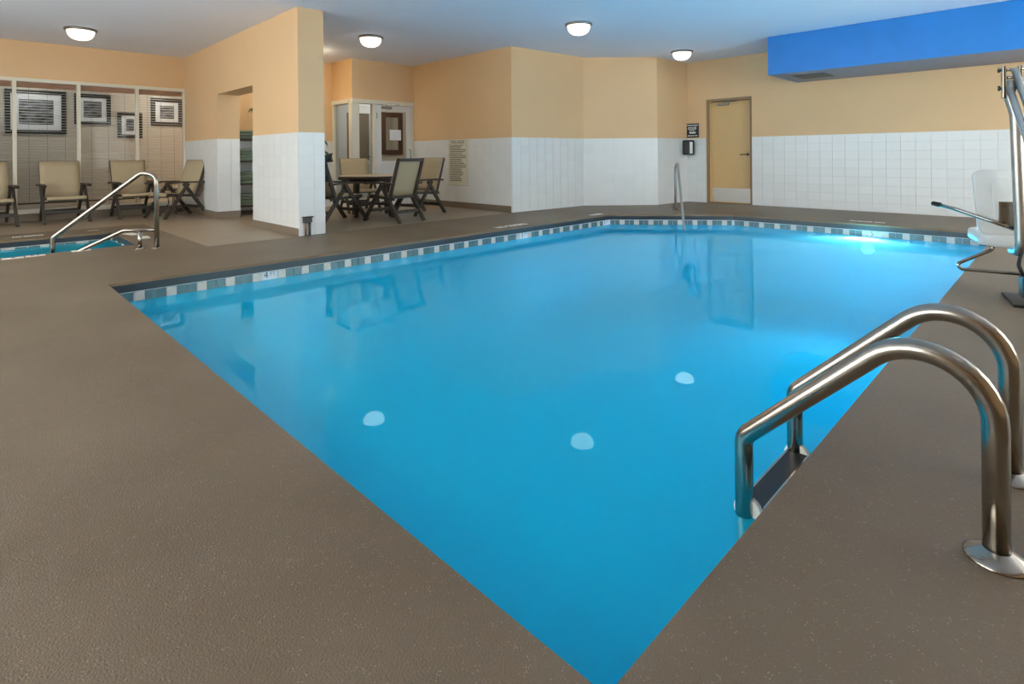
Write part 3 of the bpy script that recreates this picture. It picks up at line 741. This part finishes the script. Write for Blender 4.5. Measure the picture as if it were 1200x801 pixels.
# ------------------------------------------------------------------ pool lift
def lift():
    P0 = Vector((5.1, 0.2, 0)); hd = math.atan2(-0.208, 0.978)   # local +Y = forward(.978,.208), local +X = right(.208,-.978)
    root = empty('pool_lift', P0, math.atan2(-0.978, 0.208)); tag(root, 'pool lift with white plastic seat on a steel arm', 'pool lift')
    # hanging post: bracket top to below the seat
    pts = fillet([(-0.068, 0, 1.5), (-0.075, 0, 1.40), (-0.045, 0.0, 1.27), (-0.022, 0, 0.33), (-0.022, 0.25, 0.31)], [0.06, 0.08, 0.09], 8)
    obj('hanging_post', tube(NB(), pts, 0.033, 18), 'steel_brushed', root, True)
    br = obj('bracket', bx(-0.115, -0.095, -0.035, 0.035, 1.38, 1.60, 0.004), 'steel', root)
    obj('bracket', bx(-0.03, -0.012, -0.035, 0.035, 1.42, 1.60, 0.004), 'steel', root)
    for z, x0, x1 in ((1.575, -0.13, 0.005), (1.45, -0.13, -0.04), (1.52, -0.105, -0.02)):
        bm = tube(NB(), [(x0, -0.01, z), (x1, -0.01, z)], 0.012, 10); obj('pin', bm, 'steel', root, True)
        obj('bolt', tube(NB(), [(x0-0.008, -0.01, z), (x0+0.004, -0.01, z)], 0.018, 6), 'steel', root)
    obj('arm', tube(NB(), [(-0.052, -0.03, 1.575), (0.215, -0.10, 0.42)], 0.021, 14), 'steel_brushed', root, True)
    obj('arm', tube(NB(), [(-0.080, -0.03, 1.45), (0.19, -0.10, 0.30)], 0.021, 14), 'steel_brushed', root, True)
    obj('actuator', tube(NB(), [(0.12, -0.13, 0.75), (0.24, -0.12, 0.25)], 0.026, 12), 'black_plastic', root, True)
    # mast and base
    obj('mast', bx(0.13, 0.30, -0.17, -0.03, 0.02, 0.50, 0.01), 'black_plastic', root)
    obj('control_box', bx(-0.045, 0.13, -0.17, -0.04, 0.05, 0.19, 0.01), 'grey_plastic', root)
    obj('base_plate', bx(-0.10, 0.5, -0.22, 0.18, 0.0, 0.02, 0.004), 'black_plastic', root)
    obj('cable', tube(NB(), fillet([(-0.03, -0.10, 0.19), (-0.05, -0.08, 0.26), (-0.03, -0.04, 0.33)], 0.05), 0.012, 8), 'black_plastic', root, True)
    # seat
    def rounded(w0, w1, h, t, rad, n=5):
        out = []
        for cx, cy, a0 in ((w1/2-rad, h-rad, 0), (-w1/2+rad, h-rad, 90), (-w0/2+rad, rad, 180), (w0/2-rad, rad, 270)):
            for k in range(n+1):
                a = math.radians(a0+90*k/n); out.append((cx+rad*math.cos(a), cy+rad*math.sin(a)))
        bm = prism(NB(), out, 0, t)
        es = [e for e in bm.edges if abs(e.verts[0].co.z-e.verts[1].co.z) < 1e-6]
        bmesh.ops.bevel(bm, geom=es, offset=t*0.3, segments=3, affect='EDGES', profile=0.5)
        return bm
    cx = -0.005
    bm = rounded(0.47, 0.52, 0.45, 0.05, 0.05); bm.transform(Matrix.Translation((cx, 0.115, 0.435)) @ Matrix.Rotation(math.radians(86), 4, 'X')); sb = obj('seat_back', bm, 'white_plastic', root, True)
    # moulded raised panel on the rear of the back
    bm = rounded(0.32, 0.36, 0.33, 0.022, 0.05); bm.transform(Matrix.Translation((cx+0.02, 0.082, 0.50)) @ Matrix.Rotation(math.radians(86), 4, 'X')); obj('moulded_panel', bm, 'white_plastic', sb, True)
    bm = rounded(0.46, 0.50, 0.46, 0.085, 0.07); bm.transform(Matrix.Translation((cx, 0.05, 0.355))); obj('seat_pan', bm, 'white_plastic', root, True)
    mp = obj('mount_plate', bx(-0.13, 0.09, 0.045, 0.056, 0.50, 0.67, 0.002), 'steel_dark', root)
    for x in (-0.105, 0.065):
        for z in (0.525, 0.645): obj('bolt', tube(NB(), [(x, 0.047, z), (x, 0.034, z)], 0.01, 8), 'steel', mp)
    for s in (-1, 1):
        x = cx+s*0.045
        a = obj('armrest', tube(NB(), fillet([(x, 0.03, 0.485), (cx+s*0.16, 0.02, 0.53), (cx+s*0.36, 0.10, 0.605), (cx+s*0.46, 0.22, 0.625)], 0.1), 0.0135, 12), 'steel', root, True)
        obj('grip', tube(NB(), [(cx+s*0.435, 0.195, 0.622), (cx+s*0.475, 0.24, 0.628)], 0.018, 12), 'black_plastic', a, True)
    fr = fillet([(-0.15, 0.15, 0.35), (-0.15, 0.15, 0.32), (-0.36, 0.10, 0.205), (-0.33, 0.10, 0.17), (0.33, 0.10, 0.17), (0.36, 0.10, 0.205), (0.15, 0.15, 0.32), (0.15, 0.15, 0.35)], 0.03, 5)
    obj('footrest_loop', tube(NB(), fr, 0.0125, 12), 'steel', root, True)
lift()

# ------------------------------------------------------------------ chairs
def make_chair():
    root = empty('sling_chair'); R = 'chair_resin'
    for s in (-1, 1):
        x = s*0.285
        obj('leg', bar(NB(), (x, 0.02, 0.585), (x, -0.40, 0.0), 0.036, 0.052), R, root)
        obj('leg', bar(NB(), (x-s*0.037, -0.04, 0.585), (x-s*0.037, 0.40, 0.0), 0.036, 0.052), R, root)
        bm = NB(); pr = [(-0.37, 0.592), (-0.34, 0.603), (-0.1, 0.612), (0.15, 0.606), (0.30, 0.596)]
        for (ya, za), (yb, zb) in zip(pr, pr[1:]): bar(bm, (x, ya, za), (x, yb, zb), 0.058, 0.028)
        obj('armrest', bm, R, root)
        obj('seat_rail', bar(NB(), (s*0.235, -0.33, 0.40), (s*0.235, 0.25, 0.365), 0.032, 0.045), R, root)
        obj('back_stile', bar(NB(), (s*0.25, 0.16, 0.33), (s*0.25, 0.375, 0.985), 0.034, 0.042), R, root)
    obj('stretcher', bar(NB(), (-0.28, -0.285, 0.17), (0.28, -0.285, 0.17), 0.03, 0.05, (0, 1, 0)), R, root)
    obj('stretcher', bar(NB(), (-0.25, 0.275, 0.165), (0.25, 0.275, 0.165), 0.03, 0.05, (0, 1, 0)), R, root)
    obj('front_rail', bar(NB(), (-0.235, -0.31, 0.375), (0.235, -0.31, 0.375), 0.03, 0.04, (0, 1, 0)), R, root)
    obj('top_rail', bar(NB(), (-0.25, 0.378, 0.965), (0.25, 0.378, 0.965), 0.036, 0.05, (0, 1, 0)), R, root)
    obj('rear_rail', bar(NB(), (-0.25, 0.195, 0.385), (0.25, 0.195, 0.385), 0.03, 0.04, (0, 1, 0)), R, root)
    def sheet(path, hw, sag):
        bm = NB(); rows = []; n = 6
        for side in (1, -1):
            for i, (y, z, ny, nz) in enumerate(path):
                row = []
                for k in range(n+1):
                    u = -1+2*k/n; d = -sag*(1-u*u)*(math.sin(math.pi*i/(len(path)-1))) + side*0.004
                    row.append(bm.verts.new((u*hw, y+ny*d, z+nz*d)))
                rows.append(row)
        m = len(path)
        for a in range(m-1):
            for k in range(n):
                bm.faces.new((rows[a][k], rows[a][k+1], rows[a+1][k+1], rows[a+1][k]))
                bm.faces.new((rows[m+a][k+1], rows[m+a][k], rows[m+a+1][k], rows[m+a+1][k+1]))
        for k in range(n):
            bm.faces.new((rows[0][k+1], rows[0][k], rows[m][k], rows[m][k+1])); bm.faces.new((rows[m-1][k], rows[m-1][k+1], rows[2*m-1][k+1], rows[2*m-1][k]))
        for a in range(m-1):
            bm.faces.new((rows[a][0], rows[a+1][0], rows[m+a+1][0], rows[m+a][0])); bm.faces.new((rows[a+1][n], rows[a][n], rows[m+a][n], rows[m+a+1][n]))
        return bm
    seat = [(-0.345, 0.375, -0.9, 0.3), (-0.35, 0.41, -0.7, 0.7), (-0.30, 0.427, 0, 1), (-0.15, 0.418, 0, 1), (0.0, 0.408, 0, 1), (0.12, 0.4, 0, 1), (0.20, 0.395, 0, 1)]
    obj('seat', sheet(seat, 0.252, 0.012), 'sling', root, True)
    back = []
    for i in range(7):
        t = i/6; back.append((0.165+t*0.205-0.022, 0.40+t*0.585, -0.94, 0.3))
    obj('backrest', sheet(back, 0.264, 0.012), 'sling', root, True)
    return root
proto = make_chair()
# position, heading of local -Y (front) given as angle added to facing -Y
chairs = [((0.33, 11.70), 4, 'sling lounge chair cut off by the left edge of the photo', 'lounge chairs by the windows'),
          ((1.23, 11.68), 2, 'tan sling lounge chair facing the spa, behind the spa handrail foot', 'lounge chairs by the windows'),
          ((2.20, 11.68), 3, 'tan sling lounge chair right behind the top of the spa handrail', 'lounge chairs by the windows'),
          ((2.72, 11.02), -72, 'tan sling lounge chair seen side-on beside the partition', 'lounge chairs by the windows'),
          ((4.92, 7.56), 188, 'dining chair with its back to the pool, nearest the camera', 'dining chairs around the round table'),
          ((4.24, 8.22), 98, 'dining chair half hidden by the partition, dark cloth over its back', 'dining chairs around the round table'),
          ((5.34, 9.42), -14, 'dining chair on the far side of the round table facing the pool', 'dining chairs around the round table'),
          ((5.80, 8.14), -80, 'dining chair right of the round table near the rules sign', 'dining chairs around the round table')]
chair_objs = []
for i, (p, a, lab, grp) in enumerate(chairs):
    o = proto if i == 0 else copy_tree(proto)
    o.location = (p[0], p[1], 0); o.rotation_euler = (0, 0, math.radians(a)); tag(o, lab, 'chair', grp); chair_objs.append(o)

# dining table
t = empty('dining_table', (5.08, 8.52, 0)); tag(t, 'round dining table with tan top and dark resin legs', 'table')
tt = obj('table_top', lathe(NB(), [(0.53, 0.672), (0.55, 0.676), (0.55, 0.694), (0.54, 0.698), (0.0, 0.698)], 40), 'table_top', t)
obj('edge_band', lathe(NB(), [(0.51, 0.648), (0.558, 0.652), (0.562, 0.675), (0.5515, 0.69)], 40, capt=False, capb=False), 'chair_resin', t)
obj('apron', lathe(NB(), [(0.40, 0.60), (0.42, 0.60), (0.42, 0.67), (0.40, 0.67)], 32, capt=False, capb=False), 'chair_resin', t)
for a in (20, 110, 200, 290):
    c, s = math.cos(math.radians(a)), math.sin(math.radians(a))
    obj('leg', bar(NB(), (0.36*c, 0.36*s, 0.66), (0.40*c, 0.40*s, 0), 0.05, 0.05, (-s, c, 0)), 'chair_resin', t)
for a in (20, 110):
    c, s = math.cos(math.radians(a)), math.sin(math.radians(a))
    obj('stretcher', bar(NB(), (-0.38*c, -0.38*s, 0.2+0.001*a/20), (0.38*c, 0.38*s, 0.2+0.001*a/20), 0.035, 0.04, (0, 0, 1)), 'chair_resin', t)

# dark cloth over the left dining chair's back
def drape():
    o = chair_objs[5]
    bm = NB(); n, m = 14, 26; rows = []
    for i in range(m+1):
        t = i/m; s = -0.12+t*0.55   # length along: front negative, rear positive
        row = []
        for k in range(n+1):
            u = -1+2*k/n; x = u*0.275
            w = 0.012*math.sin(u*9+1.2)*min(1, abs(s)*5)
            top = 1.0+0.012
            if s < -0.03: y = 0.335+(s+0.03)*0.33; z = top+(s+0.03)*0.94
            elif s < 0.05: a = (s+0.03)/0.08*math.pi; y = 0.375-0.04*math.cos(a); z = top+0.022*math.sin(a)
            else: y = 0.415-(s-0.05)*0.22+w; z = top-(s-0.05)*0.97
            fl_ = max(0, -u-0.4)/0.6; near = max(0.0, 1-abs(s)/0.22)
            y -= (0.10+0.03*math.sin(s*40))*fl_*near; z += (0.03+0.02*math.sin(s*55+1))*fl_*near; x -= 0.03*fl_
            row.append(bm.verts.new((x+0.01*math.sin(i*0.8), y+0.006*math.sin(i*0.7+k), z)))
        rows.append(row)
    for i in range(m):
        for k in range(n): bm.faces.new((rows[i][k], rows[i][k+1], rows[i+1][k+1], rows[i+1][k]))
    bmesh.ops.recalc_face_normals(bm, faces=bm.faces[:])
    bmesh.ops.solidify(bm, geom=bm.faces[:], thickness=0.005)
    c = obj('draped_cloth', bm, 'dark_cloth', None, True)
    c.location = o.location; c.rotation_euler = o.rotation_euler
    tag(c, 'dark grey cloth draped over the back of the left dining chair', 'cloth')
drape()

# scroll side table with cup
t = empty('side_table', (2.78, 11.62, 0)); tag(t, 'small black wrought iron side table with scroll legs in the corner', 'table')
obj('top', lathe(NB(), [(0.19, 0.44), (0.2, 0.445), (0.2, 0.455), (0.19, 0.46), (0, 0.46)], 24), 'black_plastic', t)
for k in range(3):
    a = k*2.094+0.6; c, s = math.cos(a), math.sin(a)
    pts = [(0.14, 0.44), (0.06, 0.30), (0.05, 0.2), (0.10, 0.10), (0.17, 0.03), (0.21, 0.02), (0.23, 0.05), (0.215, 0.08), (0.19, 0.075)]
    obj('leg', tube(NB(), fillet([(r*c, r*s, max(z, 0.009)) for r, z in pts], 0.04, 3), 0.008, 8), 'black_plastic', t, True)
cup = obj('cup', lathe(NB(), [(0.03, 0), (0.04, 0.1), (0.037, 0.1), (0.028, 0.004), (0, 0.004)], 16), 'yellow'); cup.location = (2.74, 11.55, 0.461)
tag(cup, 'yellow cup on the small black side table', 'cup')

# ------------------------------------------------------------------ towel shelf
SX0, SX1, SY0, SY1 = 3.50, 4.34, 10.40, 10.79
sh = empty('towel_shelf', (SX0, SY0, 0)); tag(sh, 'dark brown wooden shelf unit holding towels behind the partition opening', 'shelf')
for x in (0, SX1-SX0-0.022): obj('side_panel', bx(x, x+0.022, 0, SY1-SY0, 0, 1.575), 'wood_dark', sh)
SHZ = [0.05, 0.16, 0.555, 0.96, 1.355]
for z in SHZ: obj('shelf_board', bx(0.022, SX1-SX0-0.022, 0.0, SY1-SY0-0.012, z-0.022, z), 'wood_dark', sh)
def towel_mesh(w, d, h, sd):
    rnd = random.Random(sd); bm = NB(); seg = 10; n = 8
    prof = []
    for k in range(seg):   # folded end: rounded profile in X-Z
        a = 2*math.pi*k/seg
        prof.append((math.copysign(abs(math.cos(a))**0.4, math.cos(a))*w/2, math.copysign(abs(math.sin(a))**0.6, math.sin(a))*h/2+h/2))
    rings = []
    for i in range(n+1):
        y = -d/2+d*i/n; sc = 0.93 if i in (0, n) else 1
        rings.append([bm.verts.new((x*sc+rnd.uniform(-.004, .004), y, h/2+(z-h/2)*sc*(1+rnd.uniform(-.06, .02)))) for x, z in prof])
    for a, b_ in zip(rings, rings[1:]):
        for k in range(seg): bm.faces.new((a[k], a[(k+1) % seg], b_[(k+1) % seg], b_[k]))
    bm.faces.new(rings[0][::-1]); bm.faces.new(rings[-1])
    bmesh.ops.recalc_face_normals(bm, faces=bm.faces[:])
    for f_ in bm.faces: f_.smooth = True
    me = bpy.data.meshes.new('towel'); bm.to_mesh(me); bm.free(); me.materials.append(MATS['towel']); return me
TW = [towel_mesh(0.34, 0.32, 0.052, k) for k in range(4)]
lvl = {0.16: 'lowest', 0.555: 'second lowest', 0.96: 'second highest', 1.355: 'top'}
pos = ['bottom', 'second', 'third', 'topmost']
for z in SHZ[1:]:
    for j, xs in enumerate((0.21, 0.62)):
        nst = 3 if z > 1.3 else 4
        for k in range(nst):
            o = bpy.data.objects.new('folded_towel', TW[(k+j) % 4]); COL.objects.link(o)
            o.location = (SX0+xs+random.uniform(-.012, .012), SY0+0.185, z+0.001+k*0.0525); o.rotation_euler = (0, 0, random.uniform(-.05, .05))
            tag(o, 'green folded towel, %s of the %s stack on the %s shelf' % (pos[k] if k < nst-1 else 'topmost', ('left', 'right')[j], lvl[z]), 'towel', 'folded green towels on the shelf')

# ------------------------------------------------------------------ palm
def palm():
    root = empty('potted_palm', (4.40, 9.58, 0)); tag(root, 'potted palm with arching green fronds behind the partition', 'plant')
    obj('pot', lathe(NB(), [(0.13, 0), (0.14, 0.01), (0.18, 0.33), (0.19, 0.34), (0.19, 0.37), (0.165, 0.37), (0.16, 0.31), (0, 0.31)], 28), 'terracotta', root, True)
    obj('soil', lathe(NB(), [(0.16, 0.312), (0.1, 0.325), (0, 0.33)], 20, capb=False), 'soil', root)
    rnd = random.Random(3)
    spec = [(2.45, 0.95, 1.85), (2.25, 0.9, 1.7), (2.7, 0.8, 1.6), (0.5, 0.40, 1.55), (-0.2, 0.36, 1.25), (1.0, 0.5, 1.3), (-0.8, 0.45, 1.0)]
    for i in range(15):
        a = i*2.4+0.3; ln = rnd.uniform(0.6, 0.85)
        if math.cos(a) > 0.1: ln *= 0.42
        c, s = math.cos(a), math.sin(a); base = Vector((0.03*c, 0.03*s, 0.33)); hgt = rnd.uniform(0.8, 1.5)
        if i < len(spec): a, ln, hgt = spec[i]; c, s = math.cos(a), math.sin(a)
        P = []
        for k in range(11):
            t = k/10; r = ln*(t**1.6)*0.95; z = 0.33+hgt*(1-(1-t)**1.7) - 0.55*max(0, t-0.55)**1.4*1.6
            x_, y_ = r*c, r*s
            P.append(Vector((max(-0.88, min(0.62, x_)), min(0.66, y_), z)))
        bm = NB(); tube(bm, P, [0.010-0.0075*k/10 for k in range(11)], 5)
        fr = obj('frond_stalk', bm, 'stalk', root, True)
        bm = NB()
        for k in range(3, 11):
            for half in (0, 0.5):
                kk = min(k+half, 10); i0 = int(min(kk, 9)); f_ = kk-i0; p = P[i0].lerp(P[i0+1], f_) if i0 < 10 else P[10]
                tdir = (P[min(i0+1, 10)]-P[i0]).normalized()
                sd_ = tdir.cross(Vector((0, 0, 1)))
                if sd_.length < 0.05: sd_ = Vector((-s, c, 0))
                sd_.normalize(); L_ = 0.22*(1-0.6*abs(kk-6)/5)*min(1, ln/0.7)
                for sg in (-1, 1):
                    d = (sd_*sg*0.8+tdir*0.7+Vector((0, 0, -0.15))).normalized(); q = tdir*0.0065
                    up = d.cross(q).normalized()*0.0015
                    m1 = p+d*L_*0.5+Vector((0, 0, 0.01)); tip = p+d*L_+Vector((0, 0, -0.05))
                    pts = [p-q, p+q, m1+q*1.3, tip, m1-q*1.3]
                    for v_ in pts: v_.y = min(v_.y, 0.76); v_.x = max(v_.x, -0.90)
                    A = [bm.verts.new(v_+up) for v_ in pts]; B = [bm.verts.new(v_-up) for v_ in pts]
                    bm.faces.new(A); bm.faces.new(B[::-1])
                    for e in range(5): bm.faces.new((A[e], B[e], B[(e+1) % 5], A[(e+1) % 5]))
        obj('leaflets', bm, 'leaf', fr)
palm()

# ------------------------------------------------------------------ signs, speaker, outlet
def scribble(rows, w, x0, z0, pitch, h, seed, ragged=0.35, center=False):
    """illegible print: rows of small word-shaped dashes in the local XZ plane"""
    rnd = random.Random(seed); bm = NB()
    for r in range(rows):
        ln = w*(1-rnd.random()*ragged); z = z0-r*pitch; x = x0 if not center else x0+(w-ln)/2; end = x+ln
        while x < end-0.008:
            ww = min(rnd.uniform(0.018, 0.06), end-x); box(bm, x, x+ww, -0.0008, 0, z-h/2, z+h/2); x += ww+0.010
    return bm
s = empty('rules_sign', (AX-0.0105, 8.49, 0.43), -math.pi/2); tag(s, 'tall cream pool rules sign with dark lettering on the tiled wall', 'sign')
obj('board', bx(-0.29, 0.29, -0.010, 0.0, 0, 0.905, 0.002), 'sign_cream', s)
lettering('POOL RULES', 0.085, 'ink', s, axes((0, -0.0106, 0.855), (1, 0, 0), (0, 0, 1)), 'title', 0.85)
bm = scribble(19, 0.50, -0.25, 0.785, 0.038, 0.016, 5); bm.transform(Matrix.Translation((0, -0.0102, 0))); obj('print', bm, 'ink', s)['kind'] = 'stuff'
bm = NB()
for a in ((-0.283, 0.283, 0.008, 0.012), (-0.283, 0.283, 0.893, 0.897), (-0.283, -0.279, 0.012, 0.893), (0.279, 0.283, 0.012, 0.893), (-0.283, 0.283, 0.808, 0.811)): box(bm, a[0], a[1], -0.0108, -0.01, a[2], a[3])
obj('border', bm, 'ink_grey', s)
s = empty('wall_sign', (RX-0.011, 5.63, 1.365), -math.pi/2); tag(s, 'small square black sign with white lettering above the speaker', 'sign')
obj('board', bx(-0.14, 0.14, -0.008, 0.0, 0, 0.30, 0.002), 'black_plastic', s)
bm = NB()
for (z, h, w, sd) in ((0.262, 0.020, 0.24, 1), (0.215, 0.016, 0.19, 2), (0.185, 0.016, 0.21, 3), (0.155, 0.014, 0.15, 4), (0.105, 0.04, 0.14, 5), (0.04, 0.018, 0.22, 6)):
    q = scribble(1, w, -w/2, z, 0.1, h, sd, 0.0); me = bpy.data.meshes.new('t'); q.to_mesh(me); q.free(); bm.from_mesh(me); bpy.data.meshes.remove(me)
bm.transform(Matrix.Translation((0, -0.0082, 0))); obj('print', bm, 'ink_white', s)['kind'] = 'stuff'
s = empty('wall_speaker', (RX-0.03, 5.62, 1.0), -math.pi/2-0.45); tag(s, 'small black box speaker on the tiled wall beside the door', 'speaker')
obj('cabinet', bx(-0.14, 0.12, -0.22, -0.045, 0.0, 0.31, 0.02), 'black_plastic', s)
obj('side_label', bx(0.1203, 0.122, -0.17, -0.10, 0.03, 0.27), 'ink_white', s)
obj('grille', bx(-0.12, 0.10, -0.226, -0.22, 0.03, 0.28, 0.002), 'grey_plastic', s)
obj('mount', bx(-0.04, 0.01, -0.046, 0.02, 0.1, 0.2), 'grey_plastic', s)
s = empty('power_outlet', (3.215, BY0-0.0105, 0)); tag(s, 'weatherproof black outlet box with conduit on the partition end', 'outlet')
obj('box', bx(-0.055, 0.055, -0.05, 0.0, 0.17, 0.235, 0.006), 'grey_plastic', s)
obj('lid', bx(-0.065, 0.065, -0.07, 0.0, 0.2355, 0.25, 0.004), 'black_plastic', s)
obj('conduit', tube(NB(), [(-0.025, -0.02, 0.0), (-0.025, -0.02, 0.17)], 0.013, 10), 'copper', s, True)
obj('conduit', tube(NB(), [(0.03, -0.02, 0.0), (0.03, -0.02, 0.17)], 0.013, 10), 'grey_plastic', s, True)

# ------------------------------------------------------------------ ceiling lamps
def lamp(p, label, glow='dome_glow', zc=H, group='ceiling dome lamps'):
    r = empty('ceiling_lamp', (p[0], p[1], zc)); tag(r, label, 'lamp', group)
    obj('rim', lathe(NB(), [(0.17, 0.0), (0.198, -0.004), (0.204, -0.016), (0.198, -0.030), (0.180, -0.038), (0.172, -0.034)], 36, capb=False, capt=False), 'nickel', r, True)
    obj('dome', lathe(NB(), [(0.170, -0.030), (0.168, -0.06), (0.155, -0.10), (0.13, -0.132), (0.095, -0.154), (0.05, -0.167), (0.0, -0.171)], 36, capb=False), glow, r, True)
lamp((1.32, 10.44), 'glowing dome ceiling lamp above the spa, leftmost in view')
lamp((4.77, 8.0), 'glowing dome ceiling lamp just right of the partition top')
lamp((6.56, 5.13), 'glowing dome ceiling lamp in the middle of the ceiling, biggest in view')
lamp((9.75, 5.16), 'glowing dome ceiling lamp near the far corner above the speaker')
for k, q in enumerate(((-0.9, 6.2), (-0.9, 3.2), (-0.9, 0.2), (1.6, -1.2), (4.4, -1.2), (7.2, -1.2), (9.6, -1.6))):  # out-of-view lamps added for more light on the near and left deck
    lamp(q, ('added unseen dome lamp over the left deck, nearest the spa', 'added unseen dome lamp over the middle of the left deck', 'added unseen dome lamp over the near end of the left deck',
             'added unseen dome lamp over the near deck beside the pool ladder', 'added unseen dome lamp over the near deck between ladder and lift', 'added unseen dome lamp over the near deck beyond the pool lift', 'added unseen dome lamp beside the blue bulkhead')[k])
lamp((4.45, 9.75), 'warm dome ceiling lamp hidden behind the partition', 'dome_glow_alcove')
lamp((2.9, 12.95), 'dome lamp on the hallway ceiling behind the rightmost blind', 'dome_glow_hall', 2.62)
lamp((0.9, 12.95), 'dome lamp on the hallway ceiling behind the leftmost blinds', 'dome_glow_hall', 2.62)
lamp((6.9, 10.85), 'dome lamp inside the glass vestibule', 'dome_glow_hall', 2.45)
